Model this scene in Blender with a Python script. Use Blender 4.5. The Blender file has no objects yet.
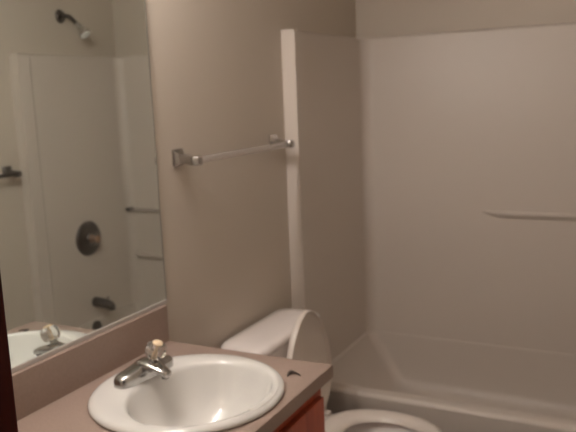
import bpy, bmesh, math, random
from mathutils import Vector, Matrix
C = bpy.context.scene.collection
S = bpy.context.scene
PI = math.pi
random.seed(4)

# ------------------------------------------------------------------ camera
cd = bpy.data.cameras.new('camera'); cam = bpy.data.objects.new('camera', cd); C.objects.link(cam)
R_ = Vector((0.88850022, 0.45705317, -0.04086263)); U_ = Vector((-0.04151143, 0.16874153, 0.98478581)); F_ = Vector((-0.4569947, 0.87328615, -0.16889982))
cam.matrix_world = Matrix(((R_.x, U_.x, -F_.x, 1.33647), (R_.y, U_.y, -F_.y, -3.34467), (R_.z, U_.z, -F_.z, 1.55936), (0, 0, 0, 1)))
cd.sensor_width = 36; cd.lens = 36 * 720.14 / 576; cd.clip_start = 0.05
cd.dof.use_dof = True; cd.dof.focus_distance = 0.95; cd.dof.aperture_fstop = cd.lens / 1000 / 0.0056   # the photo is softly out of focus
S.camera = cam
# ------------------------------------------------------------------ world, exposure
w = bpy.data.worlds.new('world'); S.world = w; w.use_nodes = True
w.node_tree.nodes['Background'].inputs[0].default_value = (0.9, 0.95, 1, 1)
w.node_tree.nodes['Background'].inputs[1].default_value = 0.02
S.view_settings.view_transform = 'Standard'; S.view_settings.look = 'None'
S.view_settings.gamma = 1; S.view_settings.use_curve_mapping = False
S.view_settings.exposure = 0.0
BULB_WATTS = 2.9          # four globes of the vanity light, lit further down in its builder
BULB_COLOUR = (1.0, 0.92, 0.87)

# ------------------------------------------------------------------ helpers
def mat(name, col, rough=0.5, metal=0.0, trans=0.0, bump=0.0, bscale=200, var=0.0, vscale=8, coat=0.0, ior=1.45, spec=0.5):
    m = bpy.data.materials.new(name); m.use_nodes = True
    nt = m.node_tree; b = nt.nodes['Principled BSDF']
    b.inputs['Base Color'].default_value = (*col, 1); b.inputs['Roughness'].default_value = rough
    b.inputs['Metallic'].default_value = metal; b.inputs['Transmission Weight'].default_value = trans
    b.inputs['IOR'].default_value = ior; b.inputs['Coat Weight'].default_value = coat
    b.inputs['Specular IOR Level'].default_value = spec
    tc = nt.nodes.new('ShaderNodeTexCoord')
    if bump:
        n = nt.nodes.new('ShaderNodeTexNoise'); n.inputs['Scale'].default_value = bscale; n.inputs['Detail'].default_value = 3
        bp = nt.nodes.new('ShaderNodeBump'); bp.inputs['Strength'].default_value = bump; bp.inputs['Distance'].default_value = 0.002
        nt.links.new(tc.outputs['Object'], n.inputs['Vector']); nt.links.new(n.outputs['Fac'], bp.inputs['Height'])
        nt.links.new(bp.outputs['Normal'], b.inputs['Normal'])
    if var:
        n2 = nt.nodes.new('ShaderNodeTexNoise'); n2.inputs['Scale'].default_value = vscale; n2.inputs['Detail'].default_value = 5
        r = nt.nodes.new('ShaderNodeValToRGB')
        r.color_ramp.elements[0].position = .3; r.color_ramp.elements[1].position = .7
        r.color_ramp.elements[0].color = (*[c * (1 - var) for c in col], 1); r.color_ramp.elements[1].color = (*[min(1, c * (1 + var)) for c in col], 1)
        nt.links.new(tc.outputs['Object'], n2.inputs['Vector']); nt.links.new(n2.outputs['Fac'], r.inputs['Fac']); nt.links.new(r.outputs['Color'], b.inputs['Base Color'])
    return m

def wood(name, dark, light, rough=0.4, axis='Z'):
    m = mat(name, dark, rough, coat=.2); nt = m.node_tree; b = nt.nodes['Principled BSDF']
    tc = nt.nodes.new('ShaderNodeTexCoord'); mp = nt.nodes.new('ShaderNodeMapping')
    mp.inputs['Scale'].default_value = (30, 30, 2.5) if axis == 'Z' else (30, 2.5, 30)
    n = nt.nodes.new('ShaderNodeTexNoise'); n.inputs['Scale'].default_value = 1.6; n.inputs['Detail'].default_value = 6; n.inputs['Distortion'].default_value = .6
    r = nt.nodes.new('ShaderNodeValToRGB'); r.color_ramp.elements[0].color = (*dark, 1); r.color_ramp.elements[1].color = (*light, 1)
    r.color_ramp.elements[0].position = .35; r.color_ramp.elements[1].position = .7
    nt.links.new(tc.outputs['Object'], mp.inputs[0]); nt.links.new(mp.outputs[0], n.inputs['Vector']); nt.links.new(n.outputs['Fac'], r.inputs['Fac']); nt.links.new(r.outputs[0], b.inputs['Base Color'])
    return m

def obj(name, bm, m, parent=None, smooth=True, bevel=0.0, seg=2, angle=35):
    bmesh.ops.remove_doubles(bm, verts=bm.verts, dist=1e-6)
    bmesh.ops.recalc_face_normals(bm, faces=bm.faces)
    me = bpy.data.meshes.new(name); bm.to_mesh(me); bm.free(); me.materials.append(m)
    o = bpy.data.objects.new(name, me); C.objects.link(o)
    if parent: o.parent = parent
    if smooth:
        for p in me.polygons: p.use_smooth = True
        me.set_sharp_from_angle(angle=math.radians(angle))
    if bevel:
        b = o.modifiers.new('bevel', 'BEVEL'); b.width = bevel; b.segments = seg; b.limit_method = 'ANGLE'; b.angle_limit = math.radians(40); b.harden_normals = False
    return o

def tag(o, label=None, cat=None, group=None, kind=None):
    if label: o['label'] = label
    if cat: o['category'] = cat
    if group: o['group'] = group
    if kind: o['kind'] = kind
    return o

def thing(name, label, cat, loc=(0, 0, 0), group=None):
    o = bpy.data.objects.new(name, None); C.objects.link(o); o.location = loc; o.empty_display_size = .05
    return tag(o, label, cat, group)

def box(bm, x0, x1, y0, y1, z0, z1):
    v = [bm.verts.new((x, y, z)) for x in (x0, x1) for y in (y0, y1) for z in (z0, z1)]
    for f in ((0, 1, 3, 2), (4, 6, 7, 5), (0, 4, 5, 1), (2, 3, 7, 6), (0, 2, 6, 4), (1, 5, 7, 3)): bm.faces.new([v[i] for i in f])

def bx(*a):
    bm = bmesh.new(); box(bm, *a); return bm

def loft(bm, loops, cap0=True, cap1=True, closed=True):
    rows = [[bm.verts.new(p) for p in L] for L in loops]
    n = len(rows[0])
    for a, b in zip(rows, rows[1:]):
        for i in range(n if closed else n - 1):
            j = (i + 1) % n
            try: bm.faces.new((a[i], a[j], b[j], b[i]))
            except ValueError: pass
    if cap0: bm.faces.new(rows[0][::-1])
    if cap1: bm.faces.new(rows[-1])
    return rows

def frame(d):
    d = Vector(d).normalized(); a = Vector((0, 0, 1)) if abs(d.z) < .9 else Vector((1, 0, 0))
    u = d.cross(a).normalized(); return u, d.cross(u).normalized(), d

def lathe(bm, prof, origin=(0, 0, 0), axis=(0, 0, 1), n=32, sx=1, sy=1):
    """prof: (radius, height) along the axis"""
    u, v, d = frame(axis); o = Vector(origin)
    loft(bm, [[o + d * h + u * (r * sx * math.cos(2 * PI * i / n)) + v * (r * sy * math.sin(2 * PI * i / n)) for i in range(n)] for r, h in prof],
         prof[0][0] > 1e-5, prof[-1][0] > 1e-5)

def tube(bm, pts, rad, n=16):
    pts = [Vector(p) for p in pts]; rad = rad if isinstance(rad, (list, tuple)) else [rad] * len(pts)
    loops = []; u0 = None
    for i, p in enumerate(pts):
        d = (pts[min(i + 1, len(pts) - 1)] - pts[max(i - 1, 0)]).normalized()
        if u0 is None: u0 = frame(d)[0]
        u = (u0 - d * u0.dot(d)).normalized(); v = d.cross(u); u0 = u
        loops.append([p + u * (rad[i] * math.cos(2 * PI * k / n)) + v * (rad[i] * math.sin(2 * PI * k / n)) for k in range(n)])
    loft(bm, loops)

def rrect(x0, x1, y0, y1, r, z, n=8):
    P = []
    for cx, cy, a in ((x1 - r, y1 - r, 0), (x0 + r, y1 - r, 90), (x0 + r, y0 + r, 180), (x1 - r, y0 + r, 270)):
        for k in range(n + 1):
            t = math.radians(a + 90 * k / n); P.append((cx + r * math.cos(t), cy + r * math.sin(t), z))
    return P

def ell(cx, cy, a, b, z, n=64, p=2.0):
    """a along x, b along y, superellipse power p"""
    P = []
    for i in range(n):
        t = 2 * PI * i / n; c, s = math.cos(t), math.sin(t)
        P.append((cx + a * math.copysign(abs(c) ** (2 / p), c), cy + b * math.copysign(abs(s) ** (2 / p), s), z))
    return P

# ------------------------------------------------------------------ materials
M_wall = mat('wall_paint', (0.57, 0.505, 0.43), 0.6, bump=.12, bscale=220)
M_ceil = mat('ceiling_paint', (0.66, 0.63, 0.58), 0.85, bump=.3, bscale=120)
M_floor = mat('vinyl_floor', (0.55, 0.54, 0.54), 0.45, var=.15, vscale=14)
M_base = mat('painted_baseboard', (0.6, 0.54, 0.46), 0.5)
M_cherry = wood('cherry_stain', (0.055, 0.008, 0.005), (0.085, 0.013, 0.008), .6)
M_cherry.node_tree.nodes['Principled BSDF'].inputs['Coat Weight'].default_value = 0; M_cherry.node_tree.nodes['Principled BSDF'].inputs['Specular IOR Level'].default_value = .15
M_cab = wood('cabinet_cherry', (0.36, 0.062, 0.026), (0.48, 0.094, 0.040), .4)
M_lam = mat('mauve_laminate', (0.325, 0.240, 0.200), 0.42, var=.06, vscale=160)
M_fiber = mat('fiberglass_gelcoat', (0.60, 0.535, 0.475), 0.40, bump=.05, bscale=30)
M_porc = mat('white_porcelain', (0.69, 0.67, 0.64), 0.12, coat=.3)
M_toil = mat('toilet_china', (0.82, 0.76, 0.73), 0.14, coat=.3)
M_seat = mat('toilet_seat_plastic', (0.70, 0.63, 0.57), 0.22)
M_chrome = mat('chrome', (0.72, 0.72, 0.72), 0.12, 1.0)
M_dull = mat('worn_chrome', (0.19, 0.175, 0.17), 0.3, 1.0)
M_faucet = mat('faucet_chrome', (0.52, 0.51, 0.50), 0.16, 1.0)
M_post = mat('brushed_post', (0.48, 0.46, 0.45), 0.18, 1.0)
M_white = mat('white_plastic', (0.8, 0.8, 0.78), 0.3)
M_acr = mat('clear_acrylic', (0.97, 0.95, 0.93), 0.06, trans=.95, ior=1.49)
M_bar = mat('milky_acrylic', (0.90, 0.86, 0.84), 0.2, trans=.85, ior=1.49)
M_amber = mat('amber_cap', (0.80, 0.62, 0.42), 0.25)
M_brown = mat('brown_cap', (0.42, 0.27, 0.18), 0.3)
M_mirror = mat('mirror_silver', (0.88, 0.94, 0.91), 0.015, 1.0)
M_chan = mat('mirror_channel', (0.58, 0.54, 0.51), 0.4, .4)
M_edge = mat('mirror_edge', (0.20, 0.21, 0.19), 0.4)
M_dark = mat('dark_scrap', (0.05, 0.035, 0.03), 0.5)
M_rub = mat('black_rubber', (0.03, 0.03, 0.03), 0.6)

# ------------------------------------------------------------------ setting
W = 1.504; H = 2.44; YD = -2.72; T = .11
def struct(name, bm, m, **k): return tag(obj(name, bm, m, smooth=False, **k), kind='structure')
HX0, HX1, HY = -1.0, 2.6, -4.5
struct('floor', bx(HX0 - T, HX1 + T, HY - T, T, -.08, 0), M_floor)
struct('ceiling', bx(HX0 - T, HX1 + T, HY - T, T, H, H + .08), M_ceil)
struct('wall_left', bx(-T, 0, YD - T, T, 0, H), M_wall)
struct('wall_back', bx(0, W, 0, T, 0, H), M_wall)
struct('wall_right', bx(W, W + T, YD - T, T, 0, H), M_wall)
DX0, DX1, DH = 0.582, 1.40, 2.05
bm = bmesh.new(); box(bm, 0, DX0 - .018, YD - T, YD, 0, H); box(bm, DX1 + .018, W, YD - T, YD, 0, H); box(bm, DX0 - .018, DX1 + .018, YD - T, YD, DH + .018, H)
struct('wall_front', bm, M_wall)
struct('wall_hall_left', bx(HX0 - T, HX0, HY, YD, 0, H), M_wall)
struct('wall_hall_right', bx(HX1, HX1 + T, HY, YD, 0, H), M_wall)
struct('wall_hall_far', bx(HX0, HX1, HY - T, HY, 0, H), M_wall)
struct('wall_hall_near_left', bx(HX0, -T, YD - T, YD, 0, H), M_wall)
struct('wall_hall_near_right', bx(W + T, HX1, YD - T, YD, 0, H), M_wall)
# dark cherry door frame: jamb lining, stop and casings
def casing(x0, x1, y0, y1, z0, z1):
    return bx(x0, x1, y0, y1, z0, z1)
bm = bmesh.new(); box(bm, DX0 - .018, DX0, YD - T, YD, 0, DH + .018); box(bm, DX0, DX0 + .010, YD - .075, YD - .04, 0, DH)
struct('trim_1', bm, M_cherry)
bm = bmesh.new(); box(bm, DX1, DX1 + .018, YD - T, YD, 0, DH + .018); box(bm, DX1 - .01, DX1, YD - .075, YD - .04, 0, DH)
struct('trim_2', bm, M_cherry)
struct('trim_3', bx(DX0, DX1, YD - T, YD, DH, DH + .018), M_cherry)
struct('trim_4', bx(DX0 - .062, DX0 - .005, YD, YD + .014, 0, DH + .062), M_cherry, bevel=.004)
struct('trim_5', bx(DX1 + .005, DX1 + .062, YD, YD + .014, 0, DH + .062), M_cherry, bevel=.004)
struct('trim_6', bx(DX0 - .005, DX1 + .005, YD, YD + .014, DH + .005, DH + .062), M_cherry, bevel=.004)
struct('baseboard_left', bx(0, .012, -1.62, -.80, 0, .08), M_base, bevel=.003)
struct('baseboard_right', bx(W - .012, W, YD + .015, -.80, 0, .08), M_base, bevel=.003)

# ------------------------------------------------------------------ one-piece tub and surround
t = .05; YF = -.79; ZT = 1.80; ZR = .352; g = .001
tub = thing('bathtub', 'off-white fibreglass bathtub with moulded surround walls along the back wall', 'bathtub', (W / 2, -.4, 0))
tub_off = Vector((W / 2, -.4, 0))
def shift(bm, off): bmesh.ops.translate(bm, verts=bm.verts, vec=-Vector(off)); return bm
bm = bmesh.new()
loops = [rrect(g, W - g, -.755, -g, .01, 0.0), rrect(g, W - g, -.757, -g, .01, .05), rrect(g, W - g, -.770, -g, .01, .28)]
for k in range(7):                                       # rolled front rim
    a = k / 6 * PI / 2; r = .018
    loops.append(rrect(g + .03 * (k / 6), W - g - .03 * (k / 6), -.788 + r - r * math.cos(a), -g - .03 * (k / 6), .012, ZR - r + r * math.sin(a)))
loops.append(rrect(.0515, W - .0515, -.735, -.0515, .055, ZR))
for k in range(1, 6):
    a = k / 5 * PI / 2; r = .022
    loops.append(rrect(.0515 + .010 * math.sin(a), W - .0515 - .010 * math.sin(a), -.735 + r * math.sin(a), -.0515 - .002 * math.sin(a), .055, ZR - r + r * math.cos(a)))
loops += [rrect(.14, W - .085, -.69, -.057, .06, .20), rrect(.18, W - .10, -.675, -.061, .06, .13)]
loops.append(rrect(.21, W - .12, -.655, -.075, .07, .088))
loops.append(rrect(.30, W - .19, -.60, -.14, .09, .066))
loft(bm, loops)
obj('basin', shift(bm, tub_off), M_fiber, tub, angle=60)
# surround walls: U-shaped plan, extruded
def uplan(z, grow=0.0):
    R = .055; cw = .09; ct = .010; P = []
    i = t - grow
    P += [(i + ct, YF), (i + ct, YF + cw - .015), (i, YF + cw)]
    c = (i + R, -i - R)
    P += [(c[0] + R * math.cos(math.radians(180 - 9 * k)), c[1] + R * math.sin(math.radians(180 - 9 * k))) for k in range(11)]
    c = (W - i - R, -i - R)
    P += [(c[0] + R * math.cos(math.radians(90 - 9 * k)), c[1] + R * math.sin(math.radians(90 - 9 * k))) for k in range(11)]
    P += [(W - i, YF + cw), (W - i - ct, YF + cw - .015), (W - i - ct, YF)]
    return [(x, y, z) for x, y in P]
def oplan(z):
    n = len(uplan(0)); P = uplan(z); Q = []
    for k, (x, y, _) in enumerate(P):
        if k < 3 + 5: Q.append((g, y if k < 3 else min(y, -g), z))
        elif k == 3 + 5: Q.append((g, -g, z))
        elif k < n - 3 - 6: Q.append((x, -g, z))
        elif k == n - 3 - 6: Q.append((W - g, -g, z))
        else: Q.append((W - g, y, z))
    return Q
bm = bmesh.new()
ins = []
z0 = ZR - .002
ins.append(uplan(z0, 0))
ins.append(uplan(ZT - .012))
for k in range(1, 5):
    a = k / 4 * PI / 2; ins.append(uplan(ZT - .012 + .012 * math.sin(a), .012 * (1 - math.cos(a))))
rows = [[bm.verts.new(p) for p in L] for L in ins]
rows.append([bm.verts.new(p) for p in oplan(ZT)]); rows.append([bm.verts.new(p) for p in oplan(z0)])
n = len(rows[0])
ring = rows + [rows[0]]
for a, b in zip(ring, ring[1:]):
    for k in range(n - 1): bm.faces.new((a[k], a[k + 1], b[k + 1], b[k]))
for e in (0, n - 1): bm.faces.new([r[e] for r in rows])
obj('surround_wall', shift(bm, tub_off), M_fiber, tub, angle=30)
# moulded shelf ledges on the back wall
def ledge(x0, x1, z, dep, hgt):
    bm = bmesh.new(); L = []
    for k in range(25):
        s = k / 24; x = x0 + (x1 - x0) * s
        e = min(1, min(s, 1 - s) * 5 + .02); e = math.sin(e * PI / 2); d = dep * e; h = hgt * (.35 + .65 * e)
        L.append([(x, -t + .003, z), (x, -t - d * .75, z + .001), (x, -t - d, z - h * .12), (x, -t - d, z - h * .35), (x, -t - d * .5, z - h * .7), (x, -t + .003, z - h)])
    loft(bm, L); return shift(bm, tub_off)
tag(obj('shelf_ledge', ledge(.62, 1.12, .990, .020, .035), M_fiber, tub, angle=50))
tag(obj('shelf_ledge', ledge(1.14, W - t - .01, .66, .03, .04), M_fiber, tub, angle=50))
YV = -.40
bm = bmesh.new(); lathe(bm, [(0, .012), (.02, .012), (.034, .008), (.037, 0), (.037, -.03)], (W - .062, YV - .02, .312), (-1, 0, .18))
o = obj('overflow_plate', shift(bm, tub_off), M_dull, tub); o['label'] = 'round dark chrome overflow plate'
bm = bmesh.new(); lathe(bm, [(0, .004), (.03, .004), (.034, 0), (.034, -.004)], (W - .32, YV, .067), (0, 0, 1))
o = obj('drain', shift(bm, tub_off), M_chrome, tub); o['label'] = 'chrome drain ring'

# clear bar on the back wall
b_ = thing('grab_bar', 'thin clear bar on the back surround wall by the faucet end, seen in mirror', 'bar', (W - .1, -t, .925))
off = b_.location
bm = bmesh.new(); tube(bm, [(W - t - .003, -t - .03, .925), (1.13, -t - .03, .925)], .008, 12); obj('bar', shift(bm, off), M_bar, b_)
for x in (W - t - .02, 1.14):
    bm = bmesh.new(); lathe(bm, [(0, .042), (.011, .042), (.012, .01), (.017, .004), (.017, -.003)], (x, -t, .925), (0, -1, 0), 20); obj('mount', shift(bm, off), M_dull, b_)

# ------------------------------------------------------------------ shower fittings on right wall (mirrored in the glass)
XC = W - t
s = thing('wall_shower', 'chrome shower head on its bent arm high on the right wall', 'shower', (W, YV - .02, 2.0)); off = s.location
bm = bmesh.new(); lathe(bm, [(0, .014), (.014, .014), (.03, .009), (.036, 0)], (W - .0005, YV - .02, 2.0), (-1, 0, 0)); obj('wall_flange', shift(bm, off), M_dull, s)
bm = bmesh.new(); tube(bm, [(W - .005, YV - .02, 2.0), (W - .04, YV - .02, 2.0), (W - .065, YV - .02, 1.993), (W - .085, YV - .02, 1.978), (W - .12, YV - .02, 1.944)], .011); obj('arm', shift(bm, off), M_dull, s)
bm = bmesh.new(); lathe(bm, [(0, -.01), (.014, -.01), (.016, .01), (.013, .02), (.018, .028), (.031, .055), (.034, .066), (.030, .070), (0, .070)], (W - .118, YV - .02, 1.946), (-.68, 0, -.73)); hd = obj('head', shift(bm, off), M_chrome, s)
bm = bmesh.new(); lathe(bm, [(0, .074), (.022, .074), (.025, .0695)], (W - .118, YV - .02, 1.946), (-.68, 0, -.73)); o = obj('spray_face', shift(bm, off), M_white, hd); o['label'] = 'pale spray face'

s = thing('shower_valve', 'round chrome shower valve plate with knob on the right surround wall', 'valve', (XC, YV - .012, .815)); off = s.location
bm = bmesh.new(); lathe(bm, [(.095, -.001), (.095, .004), (.088, .012), (.06, .02), (.034, .024), (.03, .03)], (XC, YV - .012, .815), (-1, 0, 0), 40); obj('escutcheon', shift(bm, off), M_dull, s)
bm = bmesh.new(); lathe(bm, [(.02, .02), (.02, .03), (.032, .034), (.038, .044), (.036, .058), (.026, .066), (0, .067)], (XC, YV - .012, .815), (-1, 0, 0), 12); k_ = obj('knob', shift(bm, off), M_acr, s)
bm = bmesh.new(); lathe(bm, [(.014, .02), (.014, .062), (.019, .066), (.019, .070), (0, .072)], (XC, YV - .012, .815), (-1, 0, 0), 20); o = obj('cap', shift(bm, off), M_brown, k_); o['label'] = 'brownish centre of the clear knob'

s = thing('tub_spout', 'chrome tub spout below the shower valve', 'spout', (XC, YV, .45)); off = s.location
bm = bmesh.new()
L = []
for k, (dx, hw, zt_, zb_) in enumerate([(-.001, .026, .028, -.028), (.008, .027, .029, -.029), (.05, .025, .027, -.027), (.09, .023, .022, -.030), (.115, .021, .014, -.036), (.128, .018, .004, -.036), (.133, .012, -.010, -.034)]):
    L.append([(XC - dx, YV + hw * math.cos(a), .45 + (zt_ + zb_) / 2 + (zt_ - zb_) / 2 * math.sin(a)) for a in [2 * PI * i / 20 for i in range(20)]])
loft(bm, L); obj('spout_body', shift(bm, off), M_dull, s)
bm = bmesh.new(); lathe(bm, [(.005, 0), (.005, .012), (.009, .014), (.009, .02), (0, .022)], (XC - .095, YV, .470), (0, 0, 1), 14); obj('diverter_pin', shift(bm, off), M_chrome, s)

# ------------------------------------------------------------------ towel bars
def towel_bar(name, label, x, sgn, y0, y1, z, mp, mb, r):
    s = thing(name, label, 'towel bar', (x, (y0 + y1) / 2, z)); off = s.location
    for y in (y0, y1):
        bm = bmesh.new()
        def sq(h, d, rr): return [(x + sgn * d, yy, zz - .010 * min(1, d / .06)) for yy, zz, _ in rrect(y - h, y + h, z - h, z + h, rr, 0, 4)]
        loft(bm, [sq(.026, .0005, .004), sq(.026, .006, .004), sq(.021, .012, .004), sq(.014, .018, .004), sq(.0125, .045, .004), sq(.0145, .055, .005), sq(.0145, .083, .005), sq(.011, .089, .004)])
        obj('post', shift(bm, off), mp, s)
    bm = bmesh.new(); tube(bm, [(x + sgn * .070, y0 + .010, z - .010), (x + sgn * .070, y1 - .010, z - .010)], r, 16); o = obj('bar', shift(bm, off), mb, s); 
    if mb is M_bar: o['label'] = 'milky clear bar'
    return s
towel_bar('towel_bar', 'towel bar with chrome posts and pale bar on the wall above the toilet', 0, 1, -1.518, -.895, 1.375, M_post, M_bar, .0105)
towel_bar('towel_bar', 'dark chrome towel bar on the right wall, end seen at mirror\'s left edge', W, -1, -1.48, -.872, 1.235, M_dull, M_dull, .0095)

# ------------------------------------------------------------------ vanity
ZC = .8255; VY0, VY1 = YD + .016, -1.645
v = thing('vanity_cabinet', 'cherry red wooden vanity cabinet under the mauve counter', 'cabinet', (.27, (VY0 + VY1) / 2, 0)); off = v.location
cy1 = VY1 - .015; cx = .535
bm = bmesh.new()
for a_ in ((.004, cx, VY0, VY0 + .016, .10, ZC - .0400), (.004, cx, cy1 - .016, cy1, .10, ZC - .0400), (.004, cx - .02, VY0 + .016, cy1 - .016, .10, .116), (.004, .012, VY0 + .016, cy1 - .016, .116, ZC - .0400), (cx - .02, cx, VY0 + .016, cy1 - .016, .10, ZC - .0400), (.004, cx - .06, VY0, cy1, 0, .10)): box(bm, *a_)
obj('body', shift(bm, off), M_cab, v, smooth=False, bevel=.002)
dw = (cy1 - VY0 - .06) / 3
for k in range(3):
    y0 = VY0 + .02 + k * (dw + .01); y1 = y0 + dw
    bm = bmesh.new(); box(bm, cx + .0005, cx + .018, y0, y1, .13, .60)
    f = [q for q in bm.faces if q.calc_center_median().x > cx + .017][0]
    r = bmesh.ops.inset_region(bm, faces=[f], thickness=.055); r = bmesh.ops.inset_region(bm, faces=[f], thickness=.008, depth=-.007)
    d = obj('door', shift(bm, off), M_cab, v, smooth=False, bevel=.002)
    ky = y1 - .03 if k != 2 else y0 + .03
    bm = bmesh.new(); lathe(bm, [(.006, 0), (.006, .012), (.014, .018), (.014, .024), (0, .028)], (cx + .018, ky, .55), (1, 0, 0), 20); obj('knob', shift(bm, off), M_chrome, d)
    bm = bmesh.new(); box(bm, cx + .0005, cx + .018, y0, y1, .625, .745); dr = obj('drawer_front', shift(bm, off), M_cab, v, smooth=False, bevel=.003)
# countertop with an oval cut-out for the sink
SX, SY, SA, SB = .306, -1.955, .2425, .2455     # sink centre, half sizes along x and y
ct = thing('countertop', 'mauve brown laminate vanity counter with backsplash', 'countertop', (.28, (VY0 + VY1) / 2, ZC - .038)); off = ct.location
bm = bmesh.new(); D = .566; th = .038; N = 64
hole = ell(SX, SY, SA - .012, SB - .012, 0, N)
def outer(i, z, e=0):
    x, y, _ = hole[i]; dx, dy = x - SX, y - SY; c = []
    if dx > 1e-9: c.append((D - e - SX) / dx)
    if dx < -1e-9: c.append((.001 - SX) / dx)
    if dy > 1e-9: c.append((VY1 - e - SY) / dy)
    if dy < -1e-9: c.append((VY0 - SY) / dy)
    k = min(c); return [SX + dx * k, SY + dy * k, z]
lo = [[outer(i, z, e) for i in range(N)] for z, e in ((ZC - th, .002), (ZC - th + .002, 0), (ZC - .006, 0), (ZC - .0015, .0015), (ZC, .006))]
for L in lo:                                             # snap nearest points to the four corners
    xs = [p[0] for p in L]; ys = [p[1] for p in L]
    for X in (min(xs), max(xs)):
        for Y in (min(ys), max(ys)):
            q = min(L, key=lambda p: (p[0] - X) ** 2 + (p[1] - Y) ** 2); q[0], q[1] = X, Y
rows = loft(bm, lo + [[(x, y, ZC) for x, y, _ in hole], [(x, y, ZC - th) for x, y, _ in hole]], False, False)
for i in range(N): bm.faces.new((rows[-1][i], rows[-1][(i + 1) % N], rows[0][(i + 1) % N], rows[0][i]))
obj('counter_slab', shift(bm, off), M_lam, ct, angle=25)
ZB = .938
obj('backsplash', shift(bx(.001, .02, VY0, VY1, ZC - .0005, ZB), off), M_lam, ct, smooth=False, bevel=.002)

# sink
ss = thing('sink', 'white round drop-in sink set into the mauve counter', 'sink', (SX, SY, ZC)); off = ss.location
bm = bmesh.new(); z = ZC
BX, BY = SX + .042, SY - .004 + .0    # bowl centre sits towards the front, leaving a faucet ledge
def mix(k): return SX + (BX - SX) * k
loops = [ell(SX, SY, SA - .004, SB - .004, z + .0003), ell(SX, SY, SA, SB, z + .004), ell(SX, SY, SA - .001, SB - .001, z + .009), ell(SX, SY, SA - .006, SB - .006, z + .014),
         ell(SX, SY, SA - .016, SB - .016, z + .017), ell(mix(.4), SY, SA - .030, SB - .035, z + .0175), ell(mix(.9), BY, .176, .204, z + .0165), ell(BX, BY, .171, .198, z + .013),
         ell(BX, BY, .167, .193, z + .003), ell(BX, BY, .160, .184, z - .02), ell(BX, BY, .147, .167, z - .06), ell(BX, BY, .120, .136, z - .10), ell(BX, BY, .08, .09, z - .128),
         ell(BX, BY, .04, .05, z - .142), ell(BX, BY, .022, .022, z - .146), ell(BX, BY, .022, .022, z - .156)]
# outside of the bowl below the counter
loops += [ell(BX, BY, .05, .06, z - .158), ell(BX, BY, .09, .115, z - .142), ell(BX, BY, .134, .150, z - .11), ell(BX, BY, .160, .180, z - .06), ell(mix(.8), BY, .172, .196, z - .02), ell(mix(.5), SY, SA - .04, SB - .04, z - .004), ell(SX, SY, SA - .016, SB - .016, z + .0003)]
rows = loft(bm, loops, False, False)
for i in range(64): 
    j = (i + 1) % 64; bm.faces.new((rows[-1][i], rows[-1][j], rows[0][j], rows[0][i]))
obj('basin', shift(bm, off), M_porc, ss, angle=70)
bm = bmesh.new(); lathe(bm, [(0, -.149), (.012, -.149), (.014, -.1455), (.021, -.1435), (.0235, -.1445), (.0215, -.15)], (BX, BY, z), (0, 0, 1)); obj('drain', shift(bm, off), M_chrome, ss)
# faucet
FX, FY, FZ = .154, -1.934, ZC + .0175
fa = thing('faucet', 'chrome single-knob faucet on the back ledge of the round sink', 'faucet', (FX, FY, FZ)); off = fa.location
bm = bmesh.new()
def plate(hx, hy, z_, dx=0): return [(FX + dx + x, FY + y, FZ + z_) for x, y, _ in ell(0, 0, hx, hy, 0, 40, 3.4)]
loft(bm, [plate(.029, .098, -.0005), plate(.0285, .0975, .016), plate(.026, .093, .024), plate(.023, .074, .029), plate(.021, .045, .033), plate(.019, .028, .037)])
obj('deck_plate', shift(bm, off), M_faucet, fa, angle=50)
bm = bmesh.new(); L = []
for x, hw, zt_, zb_ in [(-.022, .020, .036, .012), (-.01, .026, .046, .010), (.012, .027, .048, .010), (.032, .024, .045, .016), (.054, .020, .038, .018), (.072, .017, .032, .013), (.082, .015, .027, .010), (.086, .011, .022, .011)]:
    zc_ = (zt_ + zb_) / 2
    L.append([(FX + x, FY + hw * math.copysign(abs(math.cos(a)) ** .7, math.cos(a)), FZ + zc_ + (zt_ - zb_) / 2 * math.copysign(abs(math.sin(a)) ** .7, math.sin(a))) for a in [2 * PI * i / 28 for i in range(28)]])
loft(bm, L); sp = obj('spout', shift(bm, off), M_faucet, fa, angle=50)
bm = bmesh.new(); lathe(bm, [(.009, .005), (.010, 0), (.010, -.006), (.007, -.008), (0, -.008)], (FX + .073, FY, FZ + .012), (0, 0, 1), 20); obj('aerator', shift(bm, off), M_dull, sp)
ax = Vector((.40, .02, 1)).normalized(); kb = Vector((FX + .020, FY + .010, FZ + .030))
bm = bmesh.new(); lathe(bm, [(.017, 0), (.017, .012), (.012, .015), (.010, .03)], kb, ax, 24); obj('stem', shift(bm, off), M_faucet, fa)
bm = bmesh.new(); lathe(bm, [(.009, .024), (.020, .026), (.0265, .034), (.0285, .045), (.026, .057), (.018, .064), (.013, .065)], kb, ax, 10); kn = obj('knob', shift(bm, off), M_acr, fa, angle=25); kn['label'] = 'clear faceted knob'
bm = bmesh.new(); lathe(bm, [(.003, .03), (.003, .060), (.0135, .0635), (.0135, .068), (.009, .070), (0, .0705)], kb, ax, 20); o = obj('cap', shift(bm, off), M_amber, kn); o['label'] = 'amber cap'

fa.rotation_euler.z = -.10
# dark scrap on the counter
bm = bmesh.new()
pts = [(.488, -1.765, 0), (.487, -1.755, .004), (.491, -1.745, .006), (.503, -1.745, .004), (.518, -1.749, 0)]
L = []
for k, (x, y, zz) in enumerate(pts):
    wd = [.003, .0045, .005, .0045, .003][k]
    L.append([(x - wd, y + wd, ZC + zz), (x + wd, y - wd, ZC + zz), (x + wd * .8, y - wd * .8, ZC + zz + .003), (x - wd * .8, y + wd * .8, ZC + zz + .003)])
loft(bm, L)
o = obj('bent_scrap', bm, M_dark); tag(o, 'tiny dark bent scrap lying on the counter near its outer corner', 'scrap')

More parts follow.
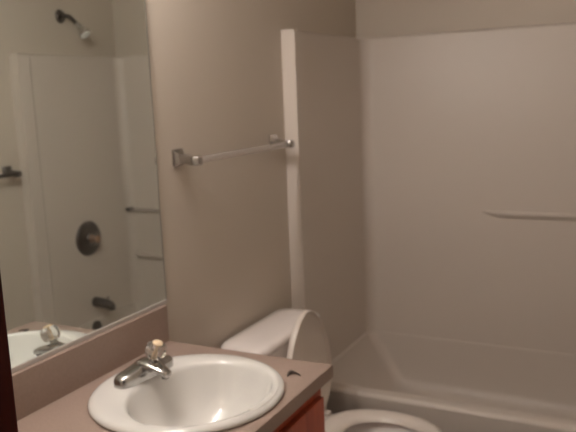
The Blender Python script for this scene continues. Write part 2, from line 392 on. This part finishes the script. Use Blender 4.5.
# ------------------------------------------------------------------ mirror
MY0, MY1, MZ0, MZ1 = YD + .016, -1.628, ZB + .001, 2.02
mi = thing('wall_mirror', 'large frameless wall mirror above the mauve backsplash', 'mirror', (0, (MY0 + MY1) / 2, MZ0)); off = mi.location
obj('glass', shift(bx(.0015, .006, MY0 + .001, MY1 - .003, MZ0 + .004, MZ1), off), M_mirror, mi, smooth=False)
o = obj('edge', shift(bx(.001, .0062, MY1 - .003, MY1, MZ0 + .004, MZ1), off), M_edge, mi, smooth=False); o['label'] = 'dark side edge'
bm = bmesh.new(); box(bm, .0005, .0015, MY0, MY1, MZ0, MZ0 + .011); box(bm, .0015, .0065, MY0, MY1, MZ0, MZ0 + .0035); box(bm, .0065, .0095, MY0, MY1, MZ0, MZ0 + .011)
o = obj('bottom_channel', shift(bm, off), M_chan, mi, smooth=False); o['label'] = 'pale metal bottom channel'

# ------------------------------------------------------------------ vanity light above the mirror (out of frame)
vl = thing('vanity_light', 'bar of round globe bulbs on the wall above the mirror', 'light fixture', (0, -2.15, 2.17)); off = vl.location
obj('back_plate', shift(bx(.0005, .035, -2.50, -1.80, 2.11, 2.23), off), M_chrome, vl, smooth=False, bevel=.004)
mb = bpy.data.materials.new('lit_globe'); mb.use_nodes = True; nt = mb.node_tree; nt.nodes.clear()
em = nt.nodes.new('ShaderNodeEmission'); em.inputs[0].default_value = (*BULB_COLOUR, 1); ou = nt.nodes.new('ShaderNodeOutputMaterial'); nt.links.new(em.outputs[0], ou.inputs[0])
rb = .047; em.inputs[1].default_value = BULB_WATTS / (PI * 4 * PI * rb * rb)*PI
for k in range(4):
    y = -2.42 + k * .18
    bm = bmesh.new(); lathe(bm, [(.022, .0), (.022, .02), (.018, .03)], (.034, y, 2.17), (1, 0, 0), 20); so = obj('socket', shift(bm, off), M_chrome, vl)
    bm = bmesh.new(); bmesh.ops.create_uvsphere(bm, u_segments=20, v_segments=12, radius=rb); bmesh.ops.translate(bm, verts=bm.verts, vec=(.108, y, 2.17)); obj('globe', shift(bm, off), mb, so)

# ------------------------------------------------------------------ toilet
TY = -1.140
to = thing('toilet', 'off-white toilet with raised lid between the vanity and the bathtub', 'toilet', (.35, TY, 0)); off = to.location
bm = bmesh.new()
def tk(x0, x1, hy, r, z): return rrect(x0, x1, TY - .016 - hy, TY - .016 + hy, r, z + (.010 if z > .6 else 0))
loft(bm, [tk(.05, .180, .175, .04, .372), tk(.035, .195, .195, .04, .40), tk(.03, .199, .212, .04, .56), tk(.028, .200, .218, .04, .682)])
obj('tank', shift(bm, off), M_toil, to, angle=50)
bm = bmesh.new()
loft(bm, [tk(.024, .200, .226, .04, .6825), tk(.016, .206, .240, .05, .688), tk(.016, .206, .240, .05, .702), tk(.023, .203, .229, .05, .711), tk(.034, .194, .216, .045, .717), tk(.06, .17, .18, .04, .7205), tk(.1, .13, .10, .012, .722)])
obj('tank_lid', shift(bm, off), M_toil, to, angle=60)
bm = bmesh.new(); lathe(bm, [(.012, 0), (.012, .01), (.009, .014), (.009, .022)], (.197, TY - .15, .63), (1, 0, 0), 16); box(bm, .210, .217, TY - .16, TY - .075, .622, .638); obj('flush_handle', shift(bm, off), M_chrome, to, bevel=.002)
bm = bmesh.new()
def bw(cx_, a, b, z, p=2.2): return ell(cx_, TY, a, b, z, 56, p)
ZS = .362
loft(bm, [bw(.40, .235, .125, 0, 2.6), bw(.40, .230, .12, .02, 2.6), bw(.41, .205, .10, .08), bw(.43, .20, .105, .16), bw(.455, .225, .14, .25), bw(.47, .245, .172, .32), bw(.475, .25, .18, .345), bw(.475, .245, .178, ZS - .002), bw(.49, .185, .125, ZS - .002), bw(.49, .175, .115, .33), bw(.47, .13, .08, .22), bw(.45, .06, .04, .17)])
obj('bowl', shift(bm, off), M_toil, to, angle=60)
obj('bowl_deck', shift(bx(.06, .30, TY - .10, TY + .10, .25, .371), off), M_toil, to, bevel=.02, seg=4)
# seat ring
bm = bmesh.new(); n = 64
def sl(a, b, z, c=.505, p=2.15): return ell(c, TY, a, b, z, n, p)
ls = [sl(.222, .183, ZS), sl(.226, .187, ZS + .008), sl(.222, .183, ZS + .018), sl(.205, .166, ZS + .0235), sl(.170, .135, ZS + .022, .515), sl(.146, .112, ZS + .014, .52), sl(.143, .109, ZS + .004, .52), sl(.150, .116, ZS, .52)]
rows = loft(bm, ls, False, False)
for i in range(n): bm.faces.new((rows[-1][i], rows[-1][(i + 1) % n], rows[0][(i + 1) % n], rows[0][i]))
obj('seat', shift(bm, off), M_seat, to, angle=60)
# raised lid leaning back against the tank, shallow dish facing the room
bm = bmesh.new(); hl = .415; LY = TY + .010
def ll(k, dx):
    P = []
    for x, y, _ in ell(0, 0, .215 * 1.0, .182, 0, n, 2.15):
        zz = (x + .2 * 1.0); sx_ = k
        P.append((0, y * sx_, .2 + x * sx_, dx))
    out = []
    for _, y, h, d in P:
        h = max(h, .005 + (1 - k) * .2)
        out.append((.250 - h * .035 + d, LY + y * (1.0 - .30 * (h / .4) ** 2.2), ZS + .012 + h))
    return out
loft(bm, [ll(.97, -.018), ll(.995, -.014), ll(1.0, -.007), ll(1.0, .003), ll(.985, .006), ll(.965, .003), ll(.94, -.006), ll(.80, -.010), ll(.4, -.011)])
obj('lid', shift(bm, off), M_seat, to, angle=50)
for sg in (-1, 1):
    bm = bmesh.new(); y = TY + sg * .075
    box(bm, .232, .285, y - .016, y + .016, .3705, .385); tube(bm, [(.252, y - .02, .390), (.252, y + .02, .390)], .011, 14)
    obj('hinge', shift(bm, off), M_seat, to, bevel=.002)
